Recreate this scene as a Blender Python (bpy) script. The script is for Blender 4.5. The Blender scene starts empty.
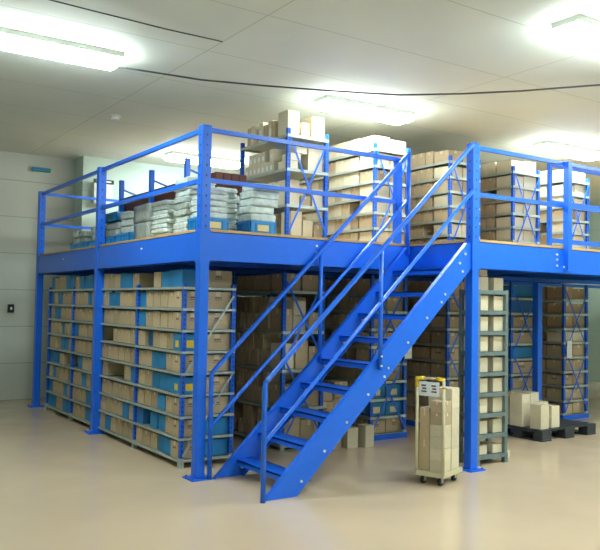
import bpy, bmesh, math, random
from mathutils import Vector, Matrix
random.seed(7)
C = bpy.context.scene.collection
SC = bpy.context.scene

# ------------------------------------------------------------------ materials
def mat(name, col, rough=0.5, metal=0.0, var=0.0, bump=0.0, scale=8.0, spec=0.5, noise=0.0, coat=0.0):
    m = bpy.data.materials.new(name); m.use_nodes = True
    nt = m.node_tree; N = nt.nodes; L = nt.links
    b = N['Principled BSDF']
    b.inputs['Base Color'].default_value = (*col, 1)
    b.inputs['Roughness'].default_value = rough
    b.inputs['Metallic'].default_value = metal
    b.inputs['Specular IOR Level'].default_value = spec
    if coat: b.inputs['Coat Weight'].default_value = coat; b.inputs['Coat Roughness'].default_value = .15
    tc = N.new('ShaderNodeTexCoord'); nz = N.new('ShaderNodeTexNoise')
    nz.inputs['Scale'].default_value = scale; nz.inputs['Detail'].default_value = 4
    L.new(tc.outputs['Object'], nz.inputs['Vector'])
    hsv = N.new('ShaderNodeHueSaturation'); hsv.inputs['Color'].default_value = (*col, 1)
    oi = N.new('ShaderNodeObjectInfo')
    mr = N.new('ShaderNodeMapRange'); mr.inputs['To Min'].default_value = 1 - var; mr.inputs['To Max'].default_value = 1 + var
    L.new(oi.outputs['Random'], mr.inputs['Value'])
    mn = N.new('ShaderNodeMapRange'); mn.inputs['From Min'].default_value = .3; mn.inputs['From Max'].default_value = .7
    mn.inputs['To Min'].default_value = 1 - noise; mn.inputs['To Max'].default_value = 1 + noise
    L.new(nz.outputs['Fac'], mn.inputs['Value'])
    mu = N.new('ShaderNodeMath'); mu.operation = 'MULTIPLY'
    L.new(mr.outputs[0], mu.inputs[0]); L.new(mn.outputs[0], mu.inputs[1])
    L.new(mu.outputs[0], hsv.inputs['Value']); L.new(hsv.outputs[0], b.inputs['Base Color'])
    if bump:
        bp = N.new('ShaderNodeBump'); bp.inputs['Strength'].default_value = bump; bp.inputs['Distance'].default_value = .02
        L.new(nz.outputs['Fac'], bp.inputs['Height']); L.new(bp.outputs[0], b.inputs['Normal'])
    return m

def s2l(r, g, b):
    return tuple(((c / 255) / 12.92 if c / 255 <= .04045 else ((c / 255 + .055) / 1.055) ** 2.4) for c in (r, g, b))

M = {}
M['blue'] = mat('blue_paint', s2l(24, 104, 228), .33, noise=.04, bump=.03, scale=14, spec=.45)
M['card'] = mat('cardboard', s2l(184, 162, 130), .8, var=.13, noise=.05, scale=9)
M['pale'] = mat('pale_cardboard', s2l(212, 200, 172), .8, var=.08, noise=.04, scale=9)
M['tape'] = mat('packing_tape', s2l(212, 196, 160), .3)
M['seam'] = mat('carton_seam', s2l(120, 98, 70), .9)
M['ink'] = mat('printed_ink', s2l(95, 75, 58), .8)
M['cyan'] = mat('blue_carton', s2l(36, 126, 184), .55, var=.1, noise=.06)
M['cyan2'] = mat('dark_blue_carton', s2l(28, 100, 165), .55, var=.1)
M['label'] = mat('pale_label', s2l(222, 205, 150), .6)
M['yellow'] = mat('yellow_plastic', s2l(225, 190, 40), .45)
M['white'] = mat('white_paper', s2l(228, 230, 228), .6)
M['steel'] = mat('galvanised_steel', s2l(176, 184, 176), .4, metal=.35, noise=.08, scale=20)
M['grey'] = mat('grey_green_steel', s2l(112, 128, 128), .42, metal=.3, noise=.08, scale=20)
M['deckwood'] = mat('deck_board', s2l(196, 160, 112), .6, noise=.15, scale=4)
M['brown'] = mat('reddish_brown_board', s2l(92, 42, 34), .6, noise=.2, scale=5, var=.15)
M['crate'] = mat('blue_crate_plastic', s2l(36, 136, 208), .35, var=.08)
M['wrap'] = mat('plastic_wrap', s2l(202, 212, 206), .2, var=.06, noise=.14, bump=.6, scale=18)
M['wrapgrey'] = mat('grey_plastic_wrap', s2l(150, 158, 152), .25, var=.08, noise=.12, bump=.5, scale=16)
M['green'] = mat('green_mark', s2l(40, 140, 70), .6)
M['dark'] = mat('black_rubber', s2l(28, 28, 30), .6)
M['pallet'] = mat('dark_pallet_plastic', s2l(48, 52, 58), .55, noise=.15)
M['cream'] = mat('cream_enamel', s2l(206, 196, 160), .45)
M['offwhite'] = mat('off_white_enamel', s2l(205, 210, 200), .45)
M['bolt'] = mat('zinc_bolt', s2l(215, 218, 220), .35, metal=.4)
M['teal'] = mat('teal_plastic', s2l(45, 130, 130), .5)
M['cable'] = mat('cable_black', s2l(60, 64, 62), .6)

# blue paint with a line of punched bolt holes up each face
def holes(name, col, pitch, rad, zmin=0.0):
    m = mat(name, col, .33, noise=.05, bump=.03, scale=14, spec=.45); nt = m.node_tree; N = nt.nodes; L = nt.links
    b = N['Principled BSDF']; src = b.inputs['Base Color'].links[0].from_socket
    tc = N.new('ShaderNodeTexCoord'); sp = N.new('ShaderNodeSeparateXYZ'); L.new(tc.outputs['Object'], sp.inputs[0])
    def mth(op, a, bb=None):
        n = N.new('ShaderNodeMath'); n.operation = op
        for i, q in enumerate((a, bb)):
            if q is None: continue
            if isinstance(q, (int, float)): n.inputs[i].default_value = q
            else: L.new(q, n.inputs[i])
        return n.outputs[0]
    fz = mth('SUBTRACT', mth('FRACT', mth('DIVIDE', sp.outputs[2], pitch)), .5)
    fz = mth('MULTIPLY', mth('ABSOLUTE', fz), pitch)
    mn = mth('MINIMUM', mth('ABSOLUTE', sp.outputs[0]), mth('ABSOLUTE', sp.outputs[1]))
    a = mth('LESS_THAN', fz, rad * 1.6); c = mth('LESS_THAN', mn, rad)
    f = mth('MULTIPLY', mth('MULTIPLY', a, c), mth('GREATER_THAN', sp.outputs[2], zmin))
    mx = N.new('ShaderNodeMix'); mx.data_type = 'RGBA'
    L.new(f, mx.inputs[0]); L.new(src, mx.inputs[6]); mx.inputs[7].default_value = (.004, .012, .06, 1)
    L.new(mx.outputs[2], b.inputs['Base Color'])
    return m
M['bluehole'] = holes('blue_paint_with_bolt_holes', s2l(24, 104, 228), .1, .007, 2.1)
M['rackblue'] = holes('rack_blue_with_slots', s2l(24, 92, 204), .05, .006)

# floor: glossy beige epoxy with faint worn blotches
def floor_mat():
    m = mat('beige_epoxy_floor', s2l(210, 186, 157), .28, noise=.03, scale=.9, spec=.5)
    nt = m.node_tree; N = nt.nodes; L = nt.links; b = N['Principled BSDF']
    tc = N.new('ShaderNodeTexCoord'); nz = N.new('ShaderNodeTexNoise'); nz.inputs['Scale'].default_value = 2.2; nz.inputs['Detail'].default_value = 6
    L.new(tc.outputs['Object'], nz.inputs['Vector'])
    mr = N.new('ShaderNodeMapRange'); mr.inputs['From Min'].default_value = .35; mr.inputs['From Max'].default_value = .65
    mr.inputs['To Min'].default_value = .16; mr.inputs['To Max'].default_value = .24
    L.new(nz.outputs['Fac'], mr.inputs['Value']); L.new(mr.outputs[0], b.inputs['Roughness'])
    return m
def panel_mat(name, col, sx, sy, axes, seamcol, w=.008, rough=.7):
    m = mat(name, col, rough, noise=.03, scale=1.2); nt = m.node_tree; N = nt.nodes; L = nt.links
    b = N['Principled BSDF']; src = b.inputs['Base Color'].links[0].from_socket
    tc = N.new('ShaderNodeTexCoord'); sp = N.new('ShaderNodeSeparateXYZ'); L.new(tc.outputs['Object'], sp.inputs[0])
    def line(o, s, ww):
        a = N.new('ShaderNodeMath'); a.operation = 'DIVIDE'; L.new(o, a.inputs[0]); a.inputs[1].default_value = s
        f = N.new('ShaderNodeMath'); f.operation = 'FRACT'; L.new(a.outputs[0], f.inputs[0])
        l = N.new('ShaderNodeMath'); l.operation = 'LESS_THAN'; L.new(f.outputs[0], l.inputs[0]); l.inputs[1].default_value = ww / s
        return l.outputs[0]
    mx0 = N.new('ShaderNodeMath'); mx0.operation = 'MAXIMUM'
    L.new(line(sp.outputs[axes[0]], sx, w), mx0.inputs[0]); L.new(line(sp.outputs[axes[1]], sy, w), mx0.inputs[1])
    mx = N.new('ShaderNodeMix'); mx.data_type = 'RGBA'
    L.new(mx0.outputs[0], mx.inputs[0]); L.new(src, mx.inputs[6]); mx.inputs[7].default_value = (*seamcol, 1)
    L.new(mx.outputs[2], b.inputs['Base Color'])
    return m
M['floor'] = floor_mat()
M['ceil'] = panel_mat('ceiling_panels', s2l(214, 219, 210), 3.0, 1.15, (0, 1), s2l(182, 188, 178), .014)
M['wall'] = panel_mat('wall_panels', s2l(178, 196, 184), 6.0, 1.2, (1, 2), s2l(158, 174, 162), .01)
M['wallL'] = panel_mat('old_wall_panels', s2l(188, 190, 180), 60.0, .62, (1, 2), s2l(150, 154, 146), .014)

def emis(name, col, st):
    m = bpy.data.materials.new(name); m.use_nodes = True; b = m.node_tree.nodes['Principled BSDF']
    b.inputs['Base Color'].default_value = (.8, .8, .8, 1)
    b.inputs['Emission Color'].default_value = (*col, 1); b.inputs['Emission Strength'].default_value = st
    return m
M['tube'] = emis('lit_fluorescent_diffuser', (.86, .99, .99), 66)

# ------------------------------------------------------------------ mesh helpers
class MB:
    def __init__(s): s.bm = bmesh.new()
    def box(s, x0, x1, y0, y1, z0, z1, mi=0):
        v = [s.bm.verts.new(p) for p in ((x0,y0,z0),(x1,y0,z0),(x1,y1,z0),(x0,y1,z0),(x0,y0,z1),(x1,y0,z1),(x1,y1,z1),(x0,y1,z1))]
        for q in ((0,3,2,1),(4,5,6,7),(0,1,5,4),(1,2,6,5),(2,3,7,6),(3,0,4,7)):
            f = s.bm.faces.new([v[i] for i in q]); f.material_index = mi
        return s
    def bar(s, a, b, w, h, up=(0, 0, 1), mi=0):
        a = Vector(a); b = Vector(b); d = (b - a).normalized(); u = Vector(up)
        if abs(d.dot(u)) > .98: u = Vector((0, 1, 0))
        r = d.cross(u).normalized(); u = r.cross(d).normalized()
        v = []
        for p in (a, b):
            for i, j in ((-1,-1),(1,-1),(1,1),(-1,1)): v.append(s.bm.verts.new(p + r*(i*w/2) + u*(j*h/2)))
        for q in ((0,3,2,1),(4,5,6,7),(0,1,5,4),(1,2,6,5),(2,3,7,6),(3,0,4,7)):
            f = s.bm.faces.new([v[i] for i in q]); f.material_index = mi
        return s
    def tube(s, pts, r, n=8, mi=0):
        pts = [Vector(p) for p in pts]; rings = []
        for i, p in enumerate(pts):
            d = (pts[min(i+1, len(pts)-1)] - pts[max(i-1, 0)]).normalized()
            u = Vector((0, 0, 1)) if abs(d.z) < .9 else Vector((0, 1, 0))
            a = d.cross(u).normalized(); b = a.cross(d).normalized()
            rings.append([s.bm.verts.new(p + a*(r*math.cos(t*2*math.pi/n)) + b*(r*math.sin(t*2*math.pi/n))) for t in range(n)])
        for i in range(len(rings)-1):
            for t in range(n):
                f = s.bm.faces.new((rings[i][t], rings[i][(t+1)%n], rings[i+1][(t+1)%n], rings[i+1][t])); f.material_index = mi
                f.smooth = True
        s.bm.faces.new(rings[0][::-1]).material_index = mi; s.bm.faces.new(rings[-1]).material_index = mi
        return s
    def prism(s, poly, y0, y1, mi=0):      # poly in XZ, extruded along Y
        a = [s.bm.verts.new((x, y0, z)) for x, z in poly]; b = [s.bm.verts.new((x, y1, z)) for x, z in poly]
        n = len(poly); s.bm.faces.new(a).material_index = mi; s.bm.faces.new(b[::-1]).material_index = mi
        for i in range(n): s.bm.faces.new((a[i], b[i], b[(i+1)%n], a[(i+1)%n])).material_index = mi
        return s
    def bev(s, w, seg=1):
        bmesh.ops.bevel(s.bm, geom=s.bm.edges[:], offset=w, segments=seg, affect='EDGES', clamp_overlap=True); return s
    def mesh(s, name, mats):
        bmesh.ops.recalc_face_normals(s.bm, faces=s.bm.faces[:])
        me = bpy.data.meshes.new(name); s.bm.to_mesh(me); s.bm.free()
        for m in (mats if isinstance(mats, (list, tuple)) else [mats]): me.materials.append(m)
        return me
    def build(s, name, mats, parent=None, loc=None):
        o = bpy.data.objects.new(name, s.mesh(name, mats)); C.objects.link(o)
        if parent: o.parent = parent
        if loc is not None: o.location = loc
        return o
def tag(o, label=None, cat=None, group=None, kind=None):
    if label: o['label'] = label
    if cat: o['category'] = cat
    if group: o['group'] = group
    if kind: o['kind'] = kind
    return o
def empty(name, loc=(0,0,0), rz=0, label=None, cat=None, group=None):
    o = bpy.data.objects.new(name, None); C.objects.link(o); o.location = loc; o.rotation_euler = (0, 0, rz)
    o.empty_display_size = .1
    return tag(o, label, cat, group)
def copy_tree(o, parent=None):
    c = o.copy(); C.objects.link(c); c.parent = parent
    for ch in list(o.children): copy_tree(ch, c)
    return c
def inst(name, me, parent=None, loc=(0,0,0), scale=(1,1,1), rz=0):
    o = bpy.data.objects.new(name, me); C.objects.link(o); o.location = loc; o.scale = scale; o.rotation_euler = (0,0,rz)
    if parent: o.parent = parent
    return o

# ------------------------------------------------------------------ layout constants (metres)
H = 2.40; DT = .03; DECK = H + DT; RT = 3.43; MID = 2.91
AY = 0.0; FY = -1.03; DX = 2.66; YB = 2.98; YC = 5.80; WB = 6.25; CEIL = 4.2
XR = 10.7

# ------------------------------------------------------------------ the room
def struct(name, mb, m): o = mb.build(name, m); o['kind'] = 'structure'; return o
struct('floor', MB().box(-5, 12.6, -9, 6.9, -.12, 0), M['floor'])
struct('ceiling', MB().box(-5, 12.6, -9, 6.9, CEIL, CEIL + .1), M['ceil'])
struct('wall_back', MB().box(.80, 12.6, WB, 6.9, 0, CEIL), M['wall'])
struct('wall_rear_left', MB().box(-5, .80, 6.72, 6.9, 0, CEIL), M['wallL'])
struct('wall_left', MB().box(-5.12, -5, -9, 6.9, 0, CEIL), M['wall'])
struct('wall_right', MB().box(12.6, 12.72, -9, 6.9, 0, CEIL), M['wall'])
struct('wall_front', MB().box(-5.12, 12.72, -9.12, -9, 0, CEIL), M['wall'])

# ------------------------------------------------------------------ mezzanine
mz = empty('mezzanine', (0, 0, 0), 0, 'bright blue steel mezzanine platform with posts, deep beams and guard rails', 'mezzanine')
PW = .1
def post(x, y, ztop, lower_plain=True):
    p = MB().box(-PW/2, PW/2, -PW/2, PW/2, .012, ztop).build('post', M['bluehole'] if ztop > 3 else M['blue'], mz, (x, y, 0))
    bw = p.modifiers.new('bevel', 'BEVEL'); bw.width = .006; bw.segments = 2
    bpm = MB().box(-.11, .11, -.11, .11, 0, .012)
    for i in (-1, 1):
        for j in (-1, 1): bpm.tube([(i*.085, j*.085, .012), (i*.085, j*.085, .028)], .01, 6)
    bpm.build('base_plate', M['blue'], p)
    return p
pA = post(0, 0, RT+.02); pB = post(0, YB, RT+.02); pC = post(0, YC, RT+.02); pD = post(DX, FY, RT+.02)
post(5.78, .64, 2.08); post(9.2, .3, 2.08); post(DX, 3.0, 2.08) ; post(5.25, 5.9, 2.08)
# splice plates on the corner posts
for (x, y) in ((0, 0), (DX, FY)):
    q = MB().box(x-.056, x+.056, y-.056, y+.056, 2.09, 2.42)
    q.build('splice_plate', M['blue'], mz)

def beam_x(x0, x1, y, z0=2.11, z1=H, name='beam'):
    m = MB().box(x0, x1, y-.006, y+.006, z0, z1).box(x0, x1, y-.006, y+.07, z1-.008, z1).box(x0, x1, y-.006, y+.07, z0, z0+.008)
    return m.build(name, M['blue'], mz)
def beam_y(x, y0, y1, z0=2.11, z1=H, name='beam'):
    m = MB().box(x-.006, x+.006, y0, y1, z0, z1).box(x-.006, x+.07, y0, y1, z1-.008, z1).box(x-.006, x+.07, y0, y1, z0, z0+.008)
    return m.build(name, M['blue'], mz)
beam_y(-.035, PW/2, YB-PW/2); beam_y(-.035, YB+PW/2, YC-PW/2)
beam_x(PW/2, DX, -.035)
beam_x(DX+PW/2, 5.30, FY-.03); beam_x(5.31, XR, FY-.03)
beam_y(DX, FY+PW/2, -.045)
beam_x(PW/2, XR, YC)
# joists below the deck
for x in (1.33, 2.66, 4.0, 5.32, 6.66, 8.0, 9.3):
    MB().box(x-.03, x+.03, (.05 if x < 3 else FY+.05), YC-.05, 2.20, H).build('joist', M['blue'], mz)
for y in (1.45, 2.98, 4.4):
    MB().box(.05, XR, y-.02, y+.02, 2.14, 2.20).build('joist', M['blue'], mz)
# deck board, L shaped round the stair opening
dk = MB().box(-.02, DX-.02, -.02, YC+.02, H, DECK).box(DX-.02, XR, FY-.02, YC+.02, H, DECK)
dk.build('deck_board', M['deckwood'], mz)['label'] = 'light brown wooden deck board'
def bolts(pts, parent, axis='y', r=.013):
    for p in pts:
        q = MB(); x, y, z = p
        q.tube([(x, y+.012, z), (x, y-.010, z)] if axis == 'y' else [(x+.012, y, z), (x-.010, y, z)], r, 8)
        q.build('bolt', M['bolt'], parent)
bolts([(1.33, -.043, 2.33), (1.33, -.043, 2.26), (4.0, FY-.04, 2.33), (4.0, FY-.04, 2.27), (4.0, FY-.04, 2.20), (4.13, FY-.04, 2.19)], mz)
bolts([(-.043, y, 2.30) for y in (1.45, 4.4)], mz, 'x')
# guard rails (square tube); handrail at the top and a knee rail below
RW = .042
def rail(a, b): return MB().bar(a, b, RW, RW).build('guard_rail', M['blue'], mz)
for z in (RT-.02, MID):
    rail((0, .05, z), (0, YB-.05, z)); rail((0, YB+.05, z), (0, YC-.05, z))
    rail((.05, 0, z), (2.48, 0, z))
    rail((DX+.05, FY, z), (XR, FY, z))
    rail((.05, YC, z), (5.3, YC, z))
def rpost(x, y, zb, zt=RT-.0, w=.06):
    o = MB().box(-w/2, w/2, -w/2, w/2, 0, zt-zb).build('rail_post', M['blue'], mz, (x, y, zb)); return o
rpost(2.50, 0, DECK, RT-.01, .075)
rpost(4.16, FY-.065, 2.15, RT-.01, .07)
rpost(6.6, FY-.065, 2.15, RT-.01, .07)
rpost(1.33*2, YC, DECK, RT, .06)
# safety gate frame standing on the deck beyond the front rail
gt = empty('safety_gate', (5.2, -.02, DECK), 0, 'blue tubular gate frame on the deck behind the right guard rail', 'gate')
MB().bar((0, 0, 0), (0, 0, 1.26), .05, .05).build('gate_post', M['blue'], gt)
MB().bar((1.3, 0, 0), (1.3, 0, 1.26), .05, .05).build('gate_post', M['blue'], gt)
for z in (.20, .72, 1.235):
    MB().bar((.025, 0, z), (1.275, 0, z), .05, .06).build('gate_rail', M['blue'], gt)

# ------------------------------------------------------------------ staircase
st = empty('staircase', (0, 0, 0), 0, 'straight open-riser blue steel staircase climbing right to the platform', 'stairs')
X0, SL = .12, .978
XT = DX - PW/2 - .004
def upz(x): return (x - X0) * SL
def stringer(y0, y1, inward):
    th = .325
    zt = min(upz(XT), H - .02)
    poly = [(X0, 0), (X0 + th/SL, 0), (XT, upz(XT) - th), (XT, zt), (X0 + zt/SL, zt)]
    o = MB().prism(poly, y0, y1).build('stringer', M['blue'], st)
    # channel flanges along the upper and lower edges
    ya, yb = (y1, y1 + .045) if inward > 0 else (y0 - .045, y0)
    f = MB()
    f.prism([(X0, 0), (X0+.012, 0), (X0 + zt/SL, zt-.012), (X0+zt/SL, zt)], ya, yb)
    f.prism([(X0 + th/SL-.012, 0), (X0 + th/SL, 0), (XT, upz(XT)-th), (XT, upz(XT)-th+.012)], ya, yb)
    f.build('flange', M['blue'], o)
    return o
NY, FYs = FY - .03, -.07       # outer faces of the near and the far stringer
s1 = stringer(NY, NY + .008, 1); s2 = stringer(FYs - .008, FYs, -1)
RISE = .243
treadz = [.19 + RISE*i for i in range(9)]
for z in treadz:
    x = X0 + z/SL + .09
    m = MB().box(x-.02, x+.2, NY+.010, FYs-.010, z-.045, z-.04+.008).box(x-.02, x-.014, NY+.01, FYs-.01, z-.085, z-.032)
    m.box(x+.194, x+.2, NY+.010, FYs-.01, z-.075, z-.032)
    m.build('tread', M['blue'], st)
bp_ = []
for i, z in enumerate(treadz):
    x = X0 + z/SL + .16
    bp_.append((x+.02, NY, z-.06))
    if i in (4, 7): bp_.append((x-.03, NY, z-.14))
bolts(bp_ + [(2.44, NY, 2.16), (2.52, NY, 2.26)], s1)
bolts([(x-.05, FYs-.018, z-.05) for x, y, z in bp_], s2)
# handrails
def handrail(y, xtop, ztop):
    o = empty('handrail', (0, 0, 0)); o.parent = st
    k = (ztop - 1.04) / (xtop - .10)
    MB().tube([(.08, y, 0), (.08, y, .98), (.085, y, 1.02), (.11, y, 1.05), (xtop-.02, y, ztop-.02), (xtop, y, ztop)], .023, 10).build('top_rail', M['blue'], o)
    MB().tube([(.08, y, .50), (.11, y, .53), (xtop, y, 2.93)], .019, 8).build('mid_rail', M['blue'], o)
    xm = 1.36
    MB().tube([(xm, y, upz(xm)-.12), (xm, y, 1.05 + (xm-.11)*k)], .021, 8).build('rail_support', M['blue'], o)
    return o, k
hr1, _ = handrail(NY - .03, 2.60, 3.43)
bolts([(1.36, NY - .05, 1.22), (1.36, NY-.05, 1.13)], hr1, r=.01)
hr2, _ = handrail(FYs - .02, 2.58, 3.47)
MB().tube([(2.585, FYs-.02, 2.3), (2.585, FYs-.02, 3.49)], .026, 8).build('end_post', M['blue'], hr2)

# ------------------------------------------------------------------ cartons: shared meshes of a unit box, origin at the base centre
def carton_mesh(name, body, taped=True, mark=False, label=None):
    m = MB().box(-.5, .5, -.5, .5, 0, 1, 0)
    bmesh.ops.bevel(m.bm, geom=m.bm.edges[:], offset=.012, segments=1, affect='EDGES')
    e = .004
    if taped:      # tape over the top and a little way down the two ends, flap seam under it
        m.box(-.09, .09, -.5-e, .5+e, 1-e, 1+e, 1); m.box(-.09, .09, -.5-e, -.5+e, .74, 1, 1); m.box(-.09, .09, .5-e, .5+e, .74, 1, 1)
        m.box(-.5-e, -.5+e, -.07, .07, .76, 1, 1)
    if mark:       # printed marks on the sides
        for k, (a, b) in enumerate(((-.10, -.03), (-.01, .06), (.08, .13))):
            m.box(a, b, -.5-e, -.5+e, .60, .68, 2)
        m.box(-.12, .16, -.5-e, -.5+e, .50, .53, 2)
        for a, b in ((-.16, -.02), (.04, .18)): m.box(-.5-e, -.5+e, a, b, .56, .66, 2)
    if label:
        m.box(-.24, .18, -.5-e, -.5+e, .18, .62, 3); m.box(-.5-e, -.5+e, -.22, .2, .2, .6, 3)
    return m.mesh(name, [M[body], M['tape'], M['ink'], M[label] if label else M['label']])
CM = {'c': carton_mesh('carton', 'card', True, False), 'k': carton_mesh('carton_marked', 'card', True, True),
      'p': carton_mesh('carton_pale', 'pale', True, False), 'q': carton_mesh('carton_pale_plain', 'pale', False, False),
      'b': carton_mesh('carton_blue', 'cyan', False, False), 'l': carton_mesh('carton_blue_label', 'cyan', False, False, 'label'),
      'y': carton_mesh('carton_blue_yellow', 'cyan', False, False, 'yellow'), 'n': carton_mesh('carton_navy', 'cyan2', False, False),
      'w': carton_mesh('carton_white_label', 'pale', False, False, 'white')}
NAME = {'c': 'brown carton', 'k': 'printed brown carton', 'p': 'pale taped carton', 'q': 'pale plain carton', 'b': 'blue carton',
        'l': 'blue carton with pale label', 'y': 'blue carton with yellow patch', 'n': 'dark blue carton', 'w': 'pale carton with white label'}
ORD = ['zeroth', 'first', 'second', 'third', 'fourth', 'fifth', 'sixth', 'seventh', 'eighth', 'ninth', 'tenth', 'eleventh', 'twelfth', 'thirteenth',
       'fourteenth', 'fifteenth', 'sixteenth', 'seventeenth', 'eighteenth', 'nineteenth', 'twentieth', 'twenty-first', 'twenty-second', 'twenty-third', 'twenty-fourth',
       'twenty-fifth', 'twenty-sixth', 'twenty-seventh', 'twenty-eighth', 'twenty-ninth', 'thirtieth']
cartons = []
def carton(kind, x, y, z, w, d, h, where, group, rz=0):
    cartons.append(dict(kind=kind, loc=(x, y, z), s=(w, d, h), rz=rz, where=where, group=group))

# ------------------------------------------------------------------ racks
def rack(name_, x, y0, ys, zb, zlev, wid, label, braces=True, foot=True, top=None, um='rackblue', sm='steel', xbr='x', bmat='blue', group=None, skirt=False, bay_h=.03):
    """ys: offsets of the upright frames along Y from y0; shelves span each bay."""
    r = empty(name_, (x, y0, zb), 0, label, 'rack', group)
    top = top if top is not None else zlev[-1] + .03
    U = MB().box(-.022, .022, -.02, .02, 0, top).mesh('upright', M[um])
    F = MB().box(-.035, .035, -.03, .03, 0, .006).box(-.026, .026, -.024, .024, .006, .10).mesh('foot', M[sm])
    for yo in ys:
        for xo in (.022, wid-.022):
            u = inst('upright', U, r, (xo, yo, 0))
            if foot: inst('foot', F, u)
    for i in range(len(ys)-1):
        a, b = ys[i], ys[i+1]; L = b-a
        S = MB().box(.0, wid, .0, L-.008, -.006, 0)
        S.box(-.004, .008, 0, L-.008, -bay_h, .004).box(wid-.008, wid+.004, 0, L-.008, -bay_h, .004)
        S.box(.01, wid-.01, 0, .008, -bay_h, .002).box(.01, wid-.01, L-.018, L-.01, -bay_h, .002)
        if i == 0: S.box(.0, wid, -.026, -.0, -bay_h, .004)
        Sm = S.mesh('shelf', M[sm])
        for z in zlev: inst('shelf', Sm, r, (0, a+.004, z))
    if braces:
        z0, z1 = .12, top-.12
        n = max(1, round((z1-z0)/1.0)); s = (z1-z0)/n
        for i in range(n):
            a, b = z0+i*s, z0+(i+1)*s
            MB().bar((.03, -.03, a), (wid-.03, -.03, b), .022, .006, (0, 1, 0)).build('brace', M[bmat], r)
            if xbr == 'x': MB().bar((.03, -.038, b), (wid-.03, -.038, a), .022, .006, (0, 1, 0)).build('brace', M[bmat], r)
    if skirt:
        MB().box(-.01, wid+.01, -.035, -.027, .0, .07).build('base_beam', M['blue'], r)
        MB().box(-.012, -.004, -.03, ys[-1], .0, .07).build('base_beam', M['blue'], r)
    return r

# --- long low rack along the left side, under the platform
RX, RY = .03, .5
ysL = [0, 1.25, 2.48, 3.66, 4.85]
zL = [.08 + .2225*i for i in range(9)]
rack('storage_rack', RX, RY, ysL, 0, zL, .62, 'long low blue rack of cartons under the left side of the platform', xbr='s', bmat='steel', top=1.90, bay_h=.022)
pat = ['bbbc..cbbcccccbbbcbbcccb', 'cccccbcccbbcccbccccccbcb', 'cccccbcccccccccccccccbbc', 'ycccnccccc..cccccbccbccc', 'ccbbcccccccccccccccbbccc',
       'ybbbccbc...cccccbn..cbbb', 'ccbccccccccccccbcc.cccbc', 'ccbb.ncbcccccbbccccbcccb', 'cbbcccccccbccbbcccbbccbb']
bays = [(RY+.03, RY+1.22), (RY+1.28, RY+2.45), (RY+2.51, RY+3.63), (RY+3.69, RY+4.82)]
for r, row in enumerate(pat):
    z = zL[8-r] + .006; lev = 8 - r
    rowname = 'on top' if r == 0 else 'on %s shelf up' % ORD[lev+1]
    for bi, (a, b) in enumerate(bays):
        n = 6; w = (b-a)/n
        for i in range(n):
            k = row[bi*6+i]
            if k == '.': continue
            h = random.choice((.165, .17, .175)) if r else random.choice((.17, .18, .19))
            dx = random.uniform(0, .02) * (1 if k != 'n' else 6)
            if i == 0 and bi == 0:      # the end of each shelf shows two cartons side by side
                ff = '%s of end pair %s, left lower rack'
                carton('k' if k == 'c' else k, RX+.135, a+w*.5, z, .25, w-.008, h, ff % ('left', rowname), 'cartons at the front end of the long left rack')
                carton('b' if r in (7, 8) else 'k', RX+.43, a+w*.5, z, .325, w-.008, h, ff % ('right', rowname), 'cartons at the front end of the long left rack')
                continue
            carton(k, RX+.30+dx, a+w*(i+.5), z, .56, w-.008, h,
                   '%s from front %s, left lower rack' % (ORD[bi*6+i+1], rowname), 'cartons in the long left rack')

# --- racks in rows going away, lower level (k) and on the deck
def fill_side(x, y0, bays_, z, h, w, wid, kinds, where, group, gap=0, depth=1.0, jit=.01, skip=.06, hv=.0, two=False, zoff=0):
    i = 0
    for (a, b) in bays_:
        y = a
        while y + w*.9 < b:
            ww = min(w*random.uniform(.9, 1.12), b-y)
            i += 1
            k = random.choice(kinds)
            if random.random() > skip:
                hh = h*random.uniform(1-hv, 1)
                carton(k, x + wid*depth/2 + .02 + random.uniform(0, jit), y0+y+ww/2, z, wid*depth-.02, ww-.008, hh, '%s from front on %s' % (ORD[min(i, 30)], where), group)
                if two and z + 2*hh < z + two and random.random() > .12:
                    carton(k, x + wid*depth/2 + .02 + random.uniform(0, jit), y0+y+ww/2, z+hh+.001, wid*depth-.02, ww-.01, hh, '%s from front stacked on %s' % (ORD[min(i, 30)], where), group)
            y += ww

def fill_end(x, y, z, wid, n, h, kinds, where, group, dep=.3):
    w = (wid-.04)/n
    for i in range(n):
        k = random.choice(kinds); ins = ['left', 'right'] if n == 2 else (['left', 'middle', 'right'] if n == 3 else [''])
        carton(k, x+.02+w*(i+.5), y+dep/2+.03, z, w-.012, dep-.02, h*random.uniform(.82, 1), '%s end carton on %s' % (ins[i], where), group)

KX = [1.46, 2.79, 4.12, 5.40, 6.60]
KY = .82
# lower k=0 : four deep levels, behind the staircase
z0s = [.06, .48, .93, 1.38, 1.86]
rack('storage_rack', KX[0], KY, [0, 1.2, 2.4, 3.6], 0, z0s, .6, 'tall blue rack with deep shelves in the shade behind the staircase', xbr='x', top=2.09)
for lv, z in enumerate(z0s):
    wh = '%s shelf up behind the stairs' % ORD[lv+1]
    hh = [.18, .2, .2, .2, .19][lv]
    fill_side(KX[0], KY, [(.36, 1.17), (1.23, 2.37), (2.43, 3.57)], z+.006, hh, .115, .56, 'cc', wh, 'cartons in the rack behind the staircase', skip=.02, two=(.42 if lv < 4 else False))
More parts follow.
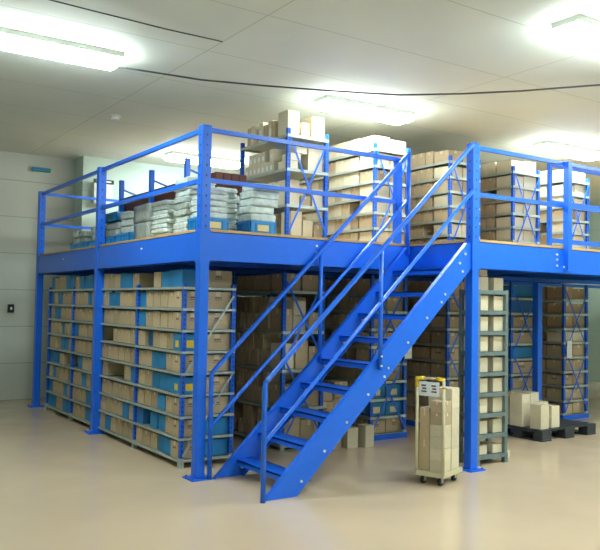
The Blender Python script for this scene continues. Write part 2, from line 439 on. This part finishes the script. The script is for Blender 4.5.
# its end face: stacks of mixed cartons
def ebox(k, x, z, w, h, where, X=KX[0], Y=KY, dep=.28, g='cartons at the front end of the rack behind the staircase'):
    carton(k, X+x+w/2, Y+.035+dep/2, z+.006, w-.006, dep, h, where, g)
ebox('c', .04, 1.86, .24, .2, 'left end of top shelf behind the stairs'); ebox('c', .30, 1.86, .24, .19, 'right end of top shelf behind the stairs')
ebox('c', .04, 1.38, .13, .26, 'narrow, left end of fourth shelf behind the stairs'); ebox('p', .18, 1.38, .18, .18, 'lower of the tall pair on fourth shelf behind the stairs'); ebox('p', .18, 1.565, .18, .17, 'upper of the tall pair on fourth shelf behind the stairs'); ebox('c', .40, 1.38, .15, .22, 'right end of fourth shelf behind the stairs')
ebox('p', .04, .93, .16, .30, 'left end of third shelf behind the stairs'); ebox('c', .22, .93, .18, .34, 'middle of third shelf end behind the stairs'); ebox('c', .41, .93, .15, .26, 'right end of third shelf behind the stairs')
ebox('c', .04, .48, .26, .26, 'left end of second shelf behind the stairs'); ebox('c', .31, .48, .25, .3, 'right end of second shelf behind the stairs')
ebox('c', .04, .06, .26, .30, 'left end of bottom shelf behind the stairs'); ebox('c', .31, .06, .25, .26, 'right end of bottom shelf behind the stairs')

# lower k=1..4 : close shelves
zc = [.07 + .223*i for i in range(10)]
def lower(k, label, wname, kinds_end, side_kinds='cc', depth_bays=4, n_end=2, group=None):
    rack('storage_rack', KX[k], KY, [1.2*i for i in range(depth_bays)], 0, zc[:9], .6, label, skirt=True, top=2.09, sm='steel')
    for lv, z in enumerate(zc[:9]):
        wh = '%s shelf up, %s' % (ORD[lv+1], wname)
        hh = .18 if lv < 8 else .2
        fill_end(KX[k], KY, z+.006, .6, n_end, hh, kinds_end[lv], wh, 'cartons at the end of the ' + wname)
        bs = [(.36, 1.17)] + [(1.2*i+.03, 1.2*i+1.17) for i in range(1, depth_bays-1)]
        fill_side(KX[k], KY, bs, z+.006, hh, .17, .56, side_kinds, wh, 'cartons down the side of the ' + wname, skip=.05, hv=.12)
lower(1, 'blue rack with base beam standing on the floor right of the stairs', 'rack right of stairs', ['k', 'l', 'l', 'k', 'c', 'cb', 'c', 'c', 'c'])
lower(2, 'blue rack in the shade between the trolley and the right post', 'rack behind trolley', ['c', 'k', 'c', 'c', 'ck', 'c', 'c', 'c', 'c'])
lower(3, 'blue cross-braced rack of cartons behind the pallet', 'rack behind pallet', ['c', 'c', 'c', 'k', 'b', 'c', 'c', 'n', 'b'], n_end=1)
lower(4, 'blue rack with base beam at the far right under the platform', 'far right lower rack', ['c', 'c', 'k', 'c', 'c', 'p', 'c', 'c', 'c'])

# upper racks on the deck
zu = [.06, .27, .47, .67, .87, 1.07, 1.285]
ZU0 = [.06, .45, .88, 1.285]
def upper(k, levels, label, wname, side, end, nb=4, n_end=2, h=.175, w=.17, two=False, toph=.19, topk='p', sm='steel'):
    rack('storage_rack', KX[k]+.02, KY, [1.1*i for i in range(nb)], DECK, levels, .6, label, top=1.36, foot=False, sm=sm)
    X = KX[k]+.02
    for lv, z in enumerate(levels):
        last = lv == len(levels)-1
        wh = ('top, %s' if last else ORD[lv+1] + ' shelf up, %s') % wname
        hh = toph if last else h
        fill_end(X, KY, DECK+z+.006, .6, n_end, hh, topk if last else end[lv % len(end)], wh, 'cartons at the end of the ' + wname)
        bs = [(.36, 1.07)] + [(1.1*i+.03, 1.1*i+1.07) for i in range(1, nb-1)]
        fill_side(X, KY, bs, DECK+z+.006, hh, w, .56, topk if last else side, wh, 'cartons down the side of the ' + wname, skip=.06, hv=.08 if not last else .0, two=two if not last else False)

# first upper rack: wide shelf spacing, small labelled cartons
X = KX[0]+.02
rack('storage_rack', X, KY, [0, 1.1], DECK, ZU0, .6, 'blue cross-braced rack on the deck nearest the wrapped stacks, piled highest', top=1.36, foot=False)
g = 'cartons on the upper rack nearest the wrapped stacks'
for lv in (0, 1, 2):
    z = DECK+ZU0[lv]+.006
    for i in range(7):
        y = KY+.34+i*.1
        hs = [(.15, .14), (.15, .14), (.14, .10)][lv]
        n = 2 if random.random() > .2 else 1
        for j in range(n):
            carton('w' if lv else 'c', X+.28, y+.05, z+j*(hs[0]+.001), .5, .092, hs[0], '%s from front on %s shelf up, %s, nearest upper rack' % (ORD[i+1], ORD[lv+1], ('bottom', 'stacked')[j]), g)
zt = DECK+ZU0[3]+.006
for i, (hh, dx) in enumerate(((.22, 0), (.25, .02), (.21, .01), (.26, 0), (.20, .03), (.25, 0), (.24, .01))):
    carton('w' if i % 2 else 'c', X+.26+dx, KY+.36+i*.1, zt, .46, .094, hh, '%s from front on top of nearest upper rack' % ORD[i+2], g)
def ub(k, x, z, w, h, dep, where, dy=0): carton(k, X+x+w/2, KY+.035+dy+dep/2, DECK+z+.006, w-.006, dep, h, where, g)
ub('p', .03, 1.285, .17, .30, .22, 'tall, front corner on top of nearest upper rack'); ub('c', .22, 1.285, .13, .11, .2, 'low, middle on top of nearest upper rack'); ub('p', .24, 1.40, .10, .06, .12, 'small, perched on top of nearest upper rack'); ub('q', .38, 1.285, .19, .27, .24, 'white-looking, right corner on top of nearest upper rack')
ub('p', .03, .88, .16, .10, .2, 'low left, upper shelf end of nearest upper rack'); ub('p', .08, .985, .15, .09, .2, 'second layer, upper shelf end of nearest upper rack'); ub('p', .16, 1.08, .16, .10, .2, 'third layer, upper shelf end of nearest upper rack'); ub('q', .33, .88, .22, .32, .24, 'big white-looking, upper shelf end of nearest upper rack')
ub('p', .04, .45, .18, .3, .22, 'tall left, middle shelf end of nearest upper rack'); ub('c', .24, .45, .14, .12, .2, 'low middle, middle shelf end of nearest upper rack'); ub('p', .40, .45, .16, .22, .2, 'right, middle shelf end of nearest upper rack')
ub('p', .10, .06, .16, .32, .22, 'tall left, bottom shelf end of nearest upper rack'); ub('p', .27, .06, .15, .22, .22, 'middle, bottom shelf end of nearest upper rack'); ub('c', .43, .06, .13, .17, .22, 'right, bottom shelf end of nearest upper rack')

upper(1, zu, 'blue rack of cartons on the deck left of the stair head', 'second upper rack', 'ppc', ['p', 'c', 'p', 'p', 'c', 'p'], n_end=2)
upper(2, zu, 'blue rack of cartons on the deck behind the stair head', 'third upper rack', 'cc', ['c', 'p', 'c', 'pc', 'c', 'p'], n_end=2, topk='c')
upper(3, zu, 'blue rack of cartons on the deck right of the tall right post', 'fourth upper rack', 'cc', ['l', 'p', 'pc', 'p', 'p', 'p'], n_end=2, topk='q')
upper(4, zu, 'blue rack of cartons on the deck behind the gate frame', 'rightmost upper rack', 'pc', ['c', 'p', 'p', 'c', 'p', 'p'], n_end=2)

# steel shelving unit right of post D
zM = [.10 + .2235*i for i in range(9)]
MX, MY = 2.835, -.93
rack('shelving_unit', MX, MY, [0, .24], 0, zM, .485, 'grey steel shelving unit of cartons just right of the tall right post', braces=False, um='grey', sm='grey', top=1.90, bay_h=.038)
for lv, z in enumerate(zM):
    hh = [.10, .15, .17, .16, .165, .17, .16, .165, .15][lv]
    wn = 'top of' if lv == 8 else '%s shelf up in' % ORD[lv+1]
    for j, (x, w) in enumerate(((.03, .18), (.30, .15))):
        carton('p', MX+x+w/2, MY+.12, z+.006, w, .19, hh*random.uniform(.93, 1), '%s column, %s grey shelving unit' % (('left', 'right')[j], wn), 'pale cartons in the grey shelving unit')
carton('p', MX+.035+.08, MY+.12, zM[8]+.006+.152, .17, .18, .11, 'stacked top left on grey shelving unit', 'pale cartons in the grey shelving unit')

# cartons standing on the floor in the aisle behind the stairs
fl = [(2.12, 1.0, .0, .30, .30, .27, 'k'), (2.12, 1.0, .272, .28, .28, .25, 'k'), (2.42, 1.05, 0, .24, .3, .30, 'c'), (2.42, 1.05, .302, .24, .28, .24, 'c'),
      (2.13, 1.02, .525, .26, .26, .20, 'c'), (2.43, 1.06, .545, .2, .24, .2, 'c'), (2.30, .62, 0, .16, .2, .24, 'p'), (2.52, .55, 0, .13, .16, .26, 'q'), (2.05, .68, 0, .24, .22, .16, 'c')]
wh = ['bottom of left stack in aisle behind the stairs', 'second in left stack in aisle behind the stairs', 'bottom of right stack in aisle behind the stairs', 'second in right stack in aisle behind the stairs',
      'top of left stack in aisle behind the stairs', 'top of right stack in aisle behind the stairs', 'small, alone on floor beneath the stairs', 'upright on floor at the stair edge', 'low, on floor beneath the stairs']
for (x, y, z, w, d, h, k), q in zip(fl, wh): carton(k, x, y, z, w, d, h, q, 'cartons on the floor behind the stairs')

# ------------------------------------------------------------------ trolley with cartons
TC = (1.83, -1.47, 0); TR = math.radians(20)
tr = empty('trolley', TC, TR, 'cream roll trolley with yellow corners and paper sign left of the right post', 'trolley')
TL, TW = .40, .28
MB().box(0, TL, 0, TW, .10, .125).build('platform', M['cream'], tr)
MB().box(-.01, TL+.01, -.012, 0, .085, .13).box(-.01, TL+.01, TW, TW+.012, .085, .13).box(-.012, 0, 0, TW, .085, .13).box(TL, TL+.012, 0, TW, .085, .13).build('platform_frame', M['cream'], tr)
for x in (.05, TL-.05):
    for y in (.05, TW-.05):
        c = MB().tube([(x, y-.014, .04), (x, y+.014, .04)], .04, 14).build('caster', M['dark'], tr)
        MB().box(x-.018, x+.018, y-.022, y-.017, .03, .098).box(x-.018, x+.018, y+.017, y+.022, .03, .098).box(x-.02, x+.02, y-.022, y+.022, .09, .1).build('caster_fork', M['steel'], c)
for y in (.0, TW):
    MB().tube([(-.0, y, .10), (-.0, y, 1.0)], .016, 8).build('handle_post', M['cream'], tr)
    MB().tube([(-.0, y, .93), (-.0, y, 1.01), (0, y + (.07 if y == 0 else -.07), 1.015)], .023, 8).build('corner_cap', M['yellow'], tr)['label'] = 'yellow plastic corner cap'
MB().tube([(0, .05, 1.015), (0, TW-.05, 1.015)], .012, 8).build('handle_bar', M['cream'], tr)
sg = empty('paper_sign', TC, TR, 'white paper sign with dark printed marks hanging from the trolley handle', 'sign')
s_ = MB().box(-.030, -.026, .035, .245, .85, .985).build('card', M['white'], sg)
mk = MB()
for a, b in ((.06, .115), (.165, .22)):
    for i in range(3): mk.box(-.0325, -.030, a+.004*i, b-.01*(i % 2), .885+.028*i, .900+.028*i)
mk.build('printed_marks', M['ink'], sg)
tb = Matrix.Translation(TC) @ Matrix.Rotation(TR, 4, 'Z')
def tcar(k, x, y, z, w, d, h, where):
    p = tb @ Vector((x, y, z)); carton(k, p.x, p.y, p.z, w, d, h, where, 'cartons loaded on the trolley', TR)
for j in range(4): tcar('p', .30, .085, .127+j*.196, .17, .14, .194, '%s up in right front stack on trolley' % ORD[j+1])
for j in range(6): tcar('p' if j < 4 else 'c', .115, .085, .127+j*.112, .17, .14, .11, '%s up in left front stack on trolley' % ORD[j+1])
for j in range(2): tcar('c', .115, .215, .127+j*.30, .17, .105, .298, '%s up in rear left stack on trolley' % ORD[j+1])
for j in range(3): tcar('p', .30, .215, .127+j*.26, .17, .105, .258, '%s up in rear right stack on trolley' % ORD[j+1])

# ------------------------------------------------------------------ pallet with cartons
PC = (4.70, -.32, 0); PR = math.radians(3)
pl = empty('pallet', PC, PR, 'dark plastic pallet on the floor under the right of the platform', 'pallet')
m = MB()
for i in range(7): m.box(0, 1.2, .005+i*.115, .10+i*.115, .125, .145)
m.build('deck_slats', M['pallet'], pl)
for x in (0, .5, 1.0):
    MB().box(x, x+.2, 0, .79, .105, .125).build('stringer_board', M['pallet'], pl)
    for y in (0, .32, .65):
        MB().box(x+.0, x+.2, y, y+.14, .018, .105).bev(.006).build('block', M['pallet'], pl)
    MB().box(x, x+.2, 0, .79, 0, .018).build('runner', M['pallet'], pl)
pb = Matrix.Translation(PC) @ Matrix.Rotation(PR, 4, 'Z')
def pcar(k, x, y, z, w, d, h, where):
    p = pb @ Vector((x, y, z)); carton(k, p.x, p.y, p.z, w, d, h, where, 'cartons on the dark pallet', PR)
for (x, y, w, d, hs, nm) in ((.13, .14, .17, .17, (.16, .15), 'front left'), (.39, .16, .17, .17, (.14, .14), 'front middle'), (.12, .44, .17, .2, (.16, .15, .11), 'rear left'),
                             (.33, .46, .18, .2, (.15, .15, .13), 'rear second'), (.56, .48, .2, .2, (.15, .14), 'rear third'), (.13, .67, .17, .18, (.15, .15, .12), 'back left')):
    z = .146
    for j, h in enumerate(hs):
        pcar('p', x, y, z, w, d, h, '%s up in %s stack on dark pallet' % (ORD[j+1], nm)); z += h+.001
carton('q', 3.48, -.72, 0, .13, .15, .08, 'tiny, on floor right of the grey shelving unit', 'stray cartons on the floor')

# ------------------------------------------------------------------ make the cartons
made = []
for c in cartons:
    o = inst('carton', CM[c['kind']], None, c['loc'], c['s'], c['rz'])
    tag(o, '%s, %s' % (NAME[c['kind']], c['where']), 'carton', c['group'])
    made.append(o)

# ------------------------------------------------------------------ wrapped stacks and crates on the deck
def crate(x, y, z, w, d, h, rz, label, green=False):
    r = empty('plastic_crate', (x, y, z), rz, label, 'crate', 'blue crates on the deck')
    t = .012; m = MB()
    m.box(-w/2, w/2, -d/2, d/2, 0, .012)
    m.box(-w/2, w/2, -d/2, -d/2+t, 0, h).box(-w/2, w/2, d/2-t, d/2, 0, h).box(-w/2, -w/2+t, -d/2, d/2, 0, h).box(w/2-t, w/2, -d/2, d/2, 0, h)
    m.box(-w/2-.01, w/2+.01, -d/2-.01, -d/2, h-.025, h).box(-w/2-.01, w/2+.01, d/2, d/2+.01, h-.025, h).box(-w/2-.01, -w/2, -d/2-.01, d/2+.01, h-.025, h).box(w/2, w/2+.01, -d/2-.01, d/2+.01, h-.025, h)
    n = 5
    for i in range(n+1):
        xx = -w/2 + .004 + (w-.018)*i/n; m.box(xx, xx+.01, -d/2-.008, -d/2, .01, h-.02)
        yy = -d/2 + .004 + (d-.018)*i/n; m.box(-w/2-.008, -w/2, yy, yy+.01, .01, h-.02)
    m.build('crate_body', M['crate'], r)
    MB().box(-w*.24, w*.2, -d/2-.011, -d/2-.009, h*.2, h*.7).build('label_card', M['label'], r)
    if green: MB().box(-w/2-.012, -w/2-.009, -d*.24, d*.06, h*.3, h*.75).build('green_mark', M['green'], r)
    return r
def bundle(x, y, z, w, d, n, lh, rz, label, mt='wrap', lean=0, jit=.012, cols=1):
    r = empty('wrapped_stack', (x, y, z), rz, label, 'wrapped stack', 'plastic-wrapped stacks on the deck')
    for j in range(n):
        m = MB(); ww, dd = w*random.uniform(.95, 1.02), d*random.uniform(.95, 1.02)
        ox, oy = random.uniform(-jit, jit) + lean*j*lh, random.uniform(-jit, jit)
        m.box(ox-ww/2, ox+ww/2, oy-dd/2, oy+dd/2, j*lh, (j+1)*lh-.002)
        bmesh.ops.subdivide_edges(m.bm, edges=m.bm.edges[:], cuts=3, use_grid_fill=True)
        for v in m.bm.verts:
            if v.co.z < j*lh+.001: continue
            v.co += Vector((random.uniform(-1, 1)*.006, random.uniform(-1, 1)*.006, -random.random()*.004))
        bmesh.ops.bevel(m.bm, geom=[e for e in m.bm.edges if e.calc_face_angle(0) > 1.0], offset=.005, segments=2, affect='EDGES')
        for f in m.bm.faces: f.smooth = True
        m.build('wrapped_pack', M[mt], r)
    return r
D = DECK
# front edge
crate(.20, .28, D, .32, .28, .13, 0, 'blue crate under a wrapped stack just right of the corner post')
bundle(.20, .28, D+.131, .30, .25, 5, .062, .05, 'small white wrapped stack on crate right of the corner post')
bundle(.46, .52, D, .24, .3, 9, .055, .0, 'middle wrapped stack between the corner post and leaning stack')
bundle(.86, .60, D, .3, .3, 7, .06, .1, 'wrapped stack standing on the deck behind the leaning stack')
crate(.735, .22, D, .31, .28, .13, 0, 'blue crate with pale label under the leaning wrapped stack')
bundle(.73, .22, D+.131, .31, .27, 5, .080, .03, 'large leaning wrapped stack on the labelled blue crate', lean=.12)
bundle(.32, .86, D, .34, .34, 9, .07, .0, 'tall white wrapped stack behind the corner post')
bundle(.26, 1.32, D, .34, .40, 8, .052, .02, 'slumped white wrapped stack left of the corner post', jit=.025)
bundle(.28, 1.86, D, .36, .50, 2, .215, .0, 'smooth grey bagged stack at the middle of the side rail', 'wrapgrey')
crate(.26, 2.40, D, .34, .42, .12, 0, 'blue crate under a small wrapped stack beside the bagged stack')
bundle(.26, 2.40, D+.121, .28, .36, 3, .09, .1, 'small wrapped stack on crate right of the middle side post')
crate(.26, 2.92, D, .34, .50, .10, 0, 'flat blue crate behind the middle side post')
bundle(.27, 2.92, D+.101, .30, .46, 2, .10, 0, 'low grey wrapped stack beneath the green-marked crate', 'wrapgrey')
crate(.28, 2.92, D+.303, .34, .46, .12, 0, 'blue crate with green mark perched on a low grey stack', green=True)
crate(.26, 3.50, D, .34, .46, .10, 0, 'blue crate left of the middle side post')
bundle(.26, 3.50, D+.101, .28, .4, 2, .10, 0, 'small white wrapped stack left of the middle side post')
bundle(.66, 3.62, D, .26, .42, 2, .27, 0, 'tall smooth pale wrapped stack far left behind the middle side post', 'wrap')
crate(.26, 4.22, D, .34, .56, .10, 0, 'blue crate nearest the far left corner post')
bundle(.26, 4.10, D+.101, .30, .24, 2, .085, 0, 'grey wrapped stack on the farthest left crate', 'wrapgrey')
bundle(.26, 4.38, D+.101, .28, .24, 2, .095, 0, 'pale wrapped stack on the farthest left crate, end piece')

# rack of reddish brown boards behind the wrapped stacks
bx = .72
br = empty('board_rack', (bx, 1.92, DECK), 0, 'low blue post rack holding long reddish-brown boards above the wrapped stacks', 'rack')
for y in (.0, 1.12, 2.25):
    for x in (0, .5):
        MB().box(x-.03, x+.03, y-.03, y+.03, 0, 1.07 if x == 0 else .86).build('upright', M['blue'], br)
    MB().bar((.03, y, .93), (.47, y, .80), .02, .02).build('arm', M['blue'], br)
    MB().bar((-.03, y, .55), (.53, y, .55), .05, .05).build('arm', M['blue'], br)
for i in range(4):
    tag(MB().box(0, .098, 0, 3.05, 0, .235).bev(.004).build('brown_board', M['brown'], None, (bx+.04+i*.105, 1.22, DECK+.576)), 'reddish-brown board lying on the post rack, %s from the rail side' % ORD[i+1], 'board', 'brown boards on the post rack')
# ------------------------------------------------------------------ wall and ceiling fittings
ac = empty('wall_unit', (1.12, WB, 3.60), 0, 'pale wall cabinet with dark vent strip on the back wall, upper left', 'wall cabinet')
MB().box(-.17, .17, -.14, 0, -.22, .15).bev(.008).build('cabinet_body', M['offwhite'], ac)
vs_ = MB().box(-.18, .18, -.155, -.142, .13, .20)
vs_.build('vent_strip', M['dark'], ac); MB().box(-.13, .13, -.16, -.156, .155, .175).build('vent_louvre', M['bolt'], ac)
tl = empty('emergency_lamp', (.21, 6.725, 3.95), 0, 'small teal strip fitting on the left wall near the ceiling', 'wall lamp')
MB().box(-.16, .16, -.07, 0, -.035, .035).bev(.01).build('housing', M['teal'], tl); MB().box(-.16, .10, -.075, -.071, -.012, .018).build('face', M['cyan2'], tl)
sw = empty('wall_switch', (-.22, 6.72, 1.55), 0, 'small dark switch box on the wall left of the platform', 'switch')
MB().box(-.05, .05, -.05, 0, -.07, .07).bev(.006).build('switch_box', M['dark'], sw); MB().box(-.012, .012, -.06, -.05, -.02, .02).build('rocker', M['white'], sw)
sd = empty('smoke_detector', (.23, 3.17, CEIL), 0, 'small round white smoke detector on the ceiling', 'smoke detector')
MB().tube([(0, 0, 0), (0, 0, -.018)], .075, 20).build('detector_base', M['offwhite'], sd); MB().tube([(0, 0, -.018), (0, 0, -.05)], .052, 20).build('detector_head', M['white'], sd)

fx = empty('fluorescent_light', (0, 0, CEIL), 0, 'x', 'ceiling light', 'fluorescent ceiling lights')
MB().box(-.69, .69, -.145, .145, -.055, 0).build('housing', M['offwhite'], fx)
MB().prism([(-.69, -.055), (-.69, -.10), (-.65, -.125), (.65, -.125), (.69, -.10), (.69, -.055)], -.14, .14).build('diffuser', M['tube'], fx)
spots = [(-1.33, .70, 'lit fluorescent light at the upper left of the ceiling'), (2.56, .70, 'lit fluorescent light over the stairs and nearest upper racks'),
         (6.58, .70, 'lit fluorescent light at far right above the gate frame'), (2.50, 5.0, 'lit fluorescent light near the back wall behind the corner post'),
         (2.80, -2.6, 'lit fluorescent light at the top right corner of the photo'),
         (6.58, -2.6, 'lit fluorescent light outside view at the right'), (-1.33, -6.2, 'lit fluorescent light behind the camera, left'),
         (2.56, -6.2, 'lit fluorescent light behind the camera, middle'), (6.58, -6.2, 'lit fluorescent light behind the camera, right'),
         (6.58, 5.0, 'lit fluorescent light near the back wall behind the far right racks'), (10.4, .7, 'lit fluorescent light at far right outside view'), (10.4, -3.5, 'lit fluorescent light at far right front outside view')]
for i, (x, y, lb) in enumerate(spots):
    o = fx if i == 0 else copy_tree(fx); o.location = (x, y, CEIL); o['label'] = lb

# ceiling cable: loosely strung just under the ceiling
tag(MB().tube([(-4.98, 1.1, CEIL-.07), (-2.6, .95, CEIL-.08), (-.7, .78, CEIL-.09), (.25, .64, CEIL-.10), (.9, .42, CEIL-.10), (1.5, .18, CEIL-.10), (1.95, -.02, CEIL-.10), (2.34, -.21, CEIL-.10), (2.84, -.65, CEIL-.10), (3.28, -1.13, CEIL-.10), (3.7, -1.65, CEIL-.09), (4.4, -2.5, CEIL-.08), (7.4, -6.0, CEIL-.08), (9.8, -8.98, CEIL-.06)], .010, 6).build('ceiling_cable', M['cable']),
    'thin dark cable strung across under the ceiling panels', 'cable')
tag(MB().tube([(-4.98, -.75, CEIL-.03), (-3.4, -.6, CEIL-.03), (-1.7, -.43, CEIL-.03), (-.6, -.35, CEIL-.02), (.0, -.32, CEIL-.004)], .006, 6).build('ceiling_cable', M['cable']),
    'faint thin cable along the ceiling above the upper left light', 'cable')

# paper notices
for (x, y, z, w, h, lb) in ((3.33, KY-.046, 1.12, .12, .2, 'white notice on the rack right of the stairs'), (6.64, KY-.046, 1.08, .12, .26, 'white notice on the far right lower rack')):
    n = empty('notice', (x, y, z), 0, lb, 'notice'); MB().box(0, w, -.004, 0, -h/2, h/2).build('sheet', M['white'], n)

# ------------------------------------------------------------------ camera
v = (-3.3727, -6.7597, 1.7028, .5899, .0383, .0175)
cy, sy, cp, sp, cr, sr = math.cos(v[3]), math.sin(v[3]), math.cos(v[4]), math.sin(v[4]), math.cos(v[5]), math.sin(v[5])
f = Vector((sy*cp, cy*cp, sp)); rt = Vector((cy, -sy, 0)); up = rt.cross(f)
r2 = rt*cr + up*sr; u2 = up*cr - rt*sr
cd = bpy.data.cameras.new('camera'); cam = bpy.data.objects.new('camera', cd); C.objects.link(cam)
Mx = Matrix((( r2.x, u2.x, -f.x, v[0]), (r2.y, u2.y, -f.y, v[1]), (r2.z, u2.z, -f.z, v[2]), (0, 0, 0, 1)))
cam.matrix_world = Mx
cd.sensor_fit = 'HORIZONTAL'; cd.sensor_width = 36; cd.lens = 766.2555*36/600; cd.clip_start = .05
SC.camera = cam

w = bpy.data.worlds.new('world'); SC.world = w; w.use_nodes = True
w.node_tree.nodes['Background'].inputs[0].default_value = (.8, .9, 1, 1); w.node_tree.nodes['Background'].inputs[1].default_value = .1
SC.view_settings.view_transform = 'Standard'; SC.view_settings.look = 'None'; SC.view_settings.gamma = 1
SC.view_settings.use_curve_mapping = False
SC.view_settings.exposure = 0.0

# ------------------------------------------------------------------ the 300 cartons that show largest stay objects; the rest become one
def keep_largest(limit=300):
    bpy.context.view_layer.update()
    from mathutils.bvhtree import BVHTree
    verts, polys, owner = [], [], []
    for o in C.objects:
        if o.type != 'MESH': continue
        base = len(verts); t = o.matrix_world
        verts.extend(t @ q.co for q in o.data.vertices)
        for p in o.data.polygons:
            polys.append([base + k for k in p.vertices]); owner.append(o.name if o.get('category') == 'carton' else None)
    tree = BVHTree.FromPolygons(verts, polys)
    seen = {}
    eye = Vector(v[:3])
    for py in range(0, 550):
        for px in range(26, 575):
            d = (f + r2*((px-300)/766.2555) - u2*((py-275)/766.2555)).normalized()
            loc, nor, idx, dist = tree.ray_cast(eye, d)
            if idx is not None and owner[idx]: seen[owner[idx]] = seen.get(owner[idx], 0) + 1
    order = sorted(made, key=lambda o: -seen.get(o.name, 0))
    rest = [o for o in order[limit:]]
    bm = bmesh.new(); mats = []
    for o in rest:
        t = o.matrix_world.copy(); vs = [bm.verts.new(t @ q.co) for q in o.data.vertices]
        for p in o.data.polygons:
            m = o.data.materials[p.material_index]
            if m not in mats: mats.append(m)
            bm.faces.new([vs[k] for k in p.vertices]).material_index = mats.index(m)
        bpy.data.objects.remove(o)
    me = bpy.data.meshes.new('stored_cartons'); bm.to_mesh(me); bm.free()
    for m in mats: me.materials.append(m)
    o = bpy.data.objects.new('stored_cartons', me); C.objects.link(o)
    tag(o, 'the many small cartons filling the deeper, shaded parts of the racks', 'cartons', kind='stuff')
keep_largest()
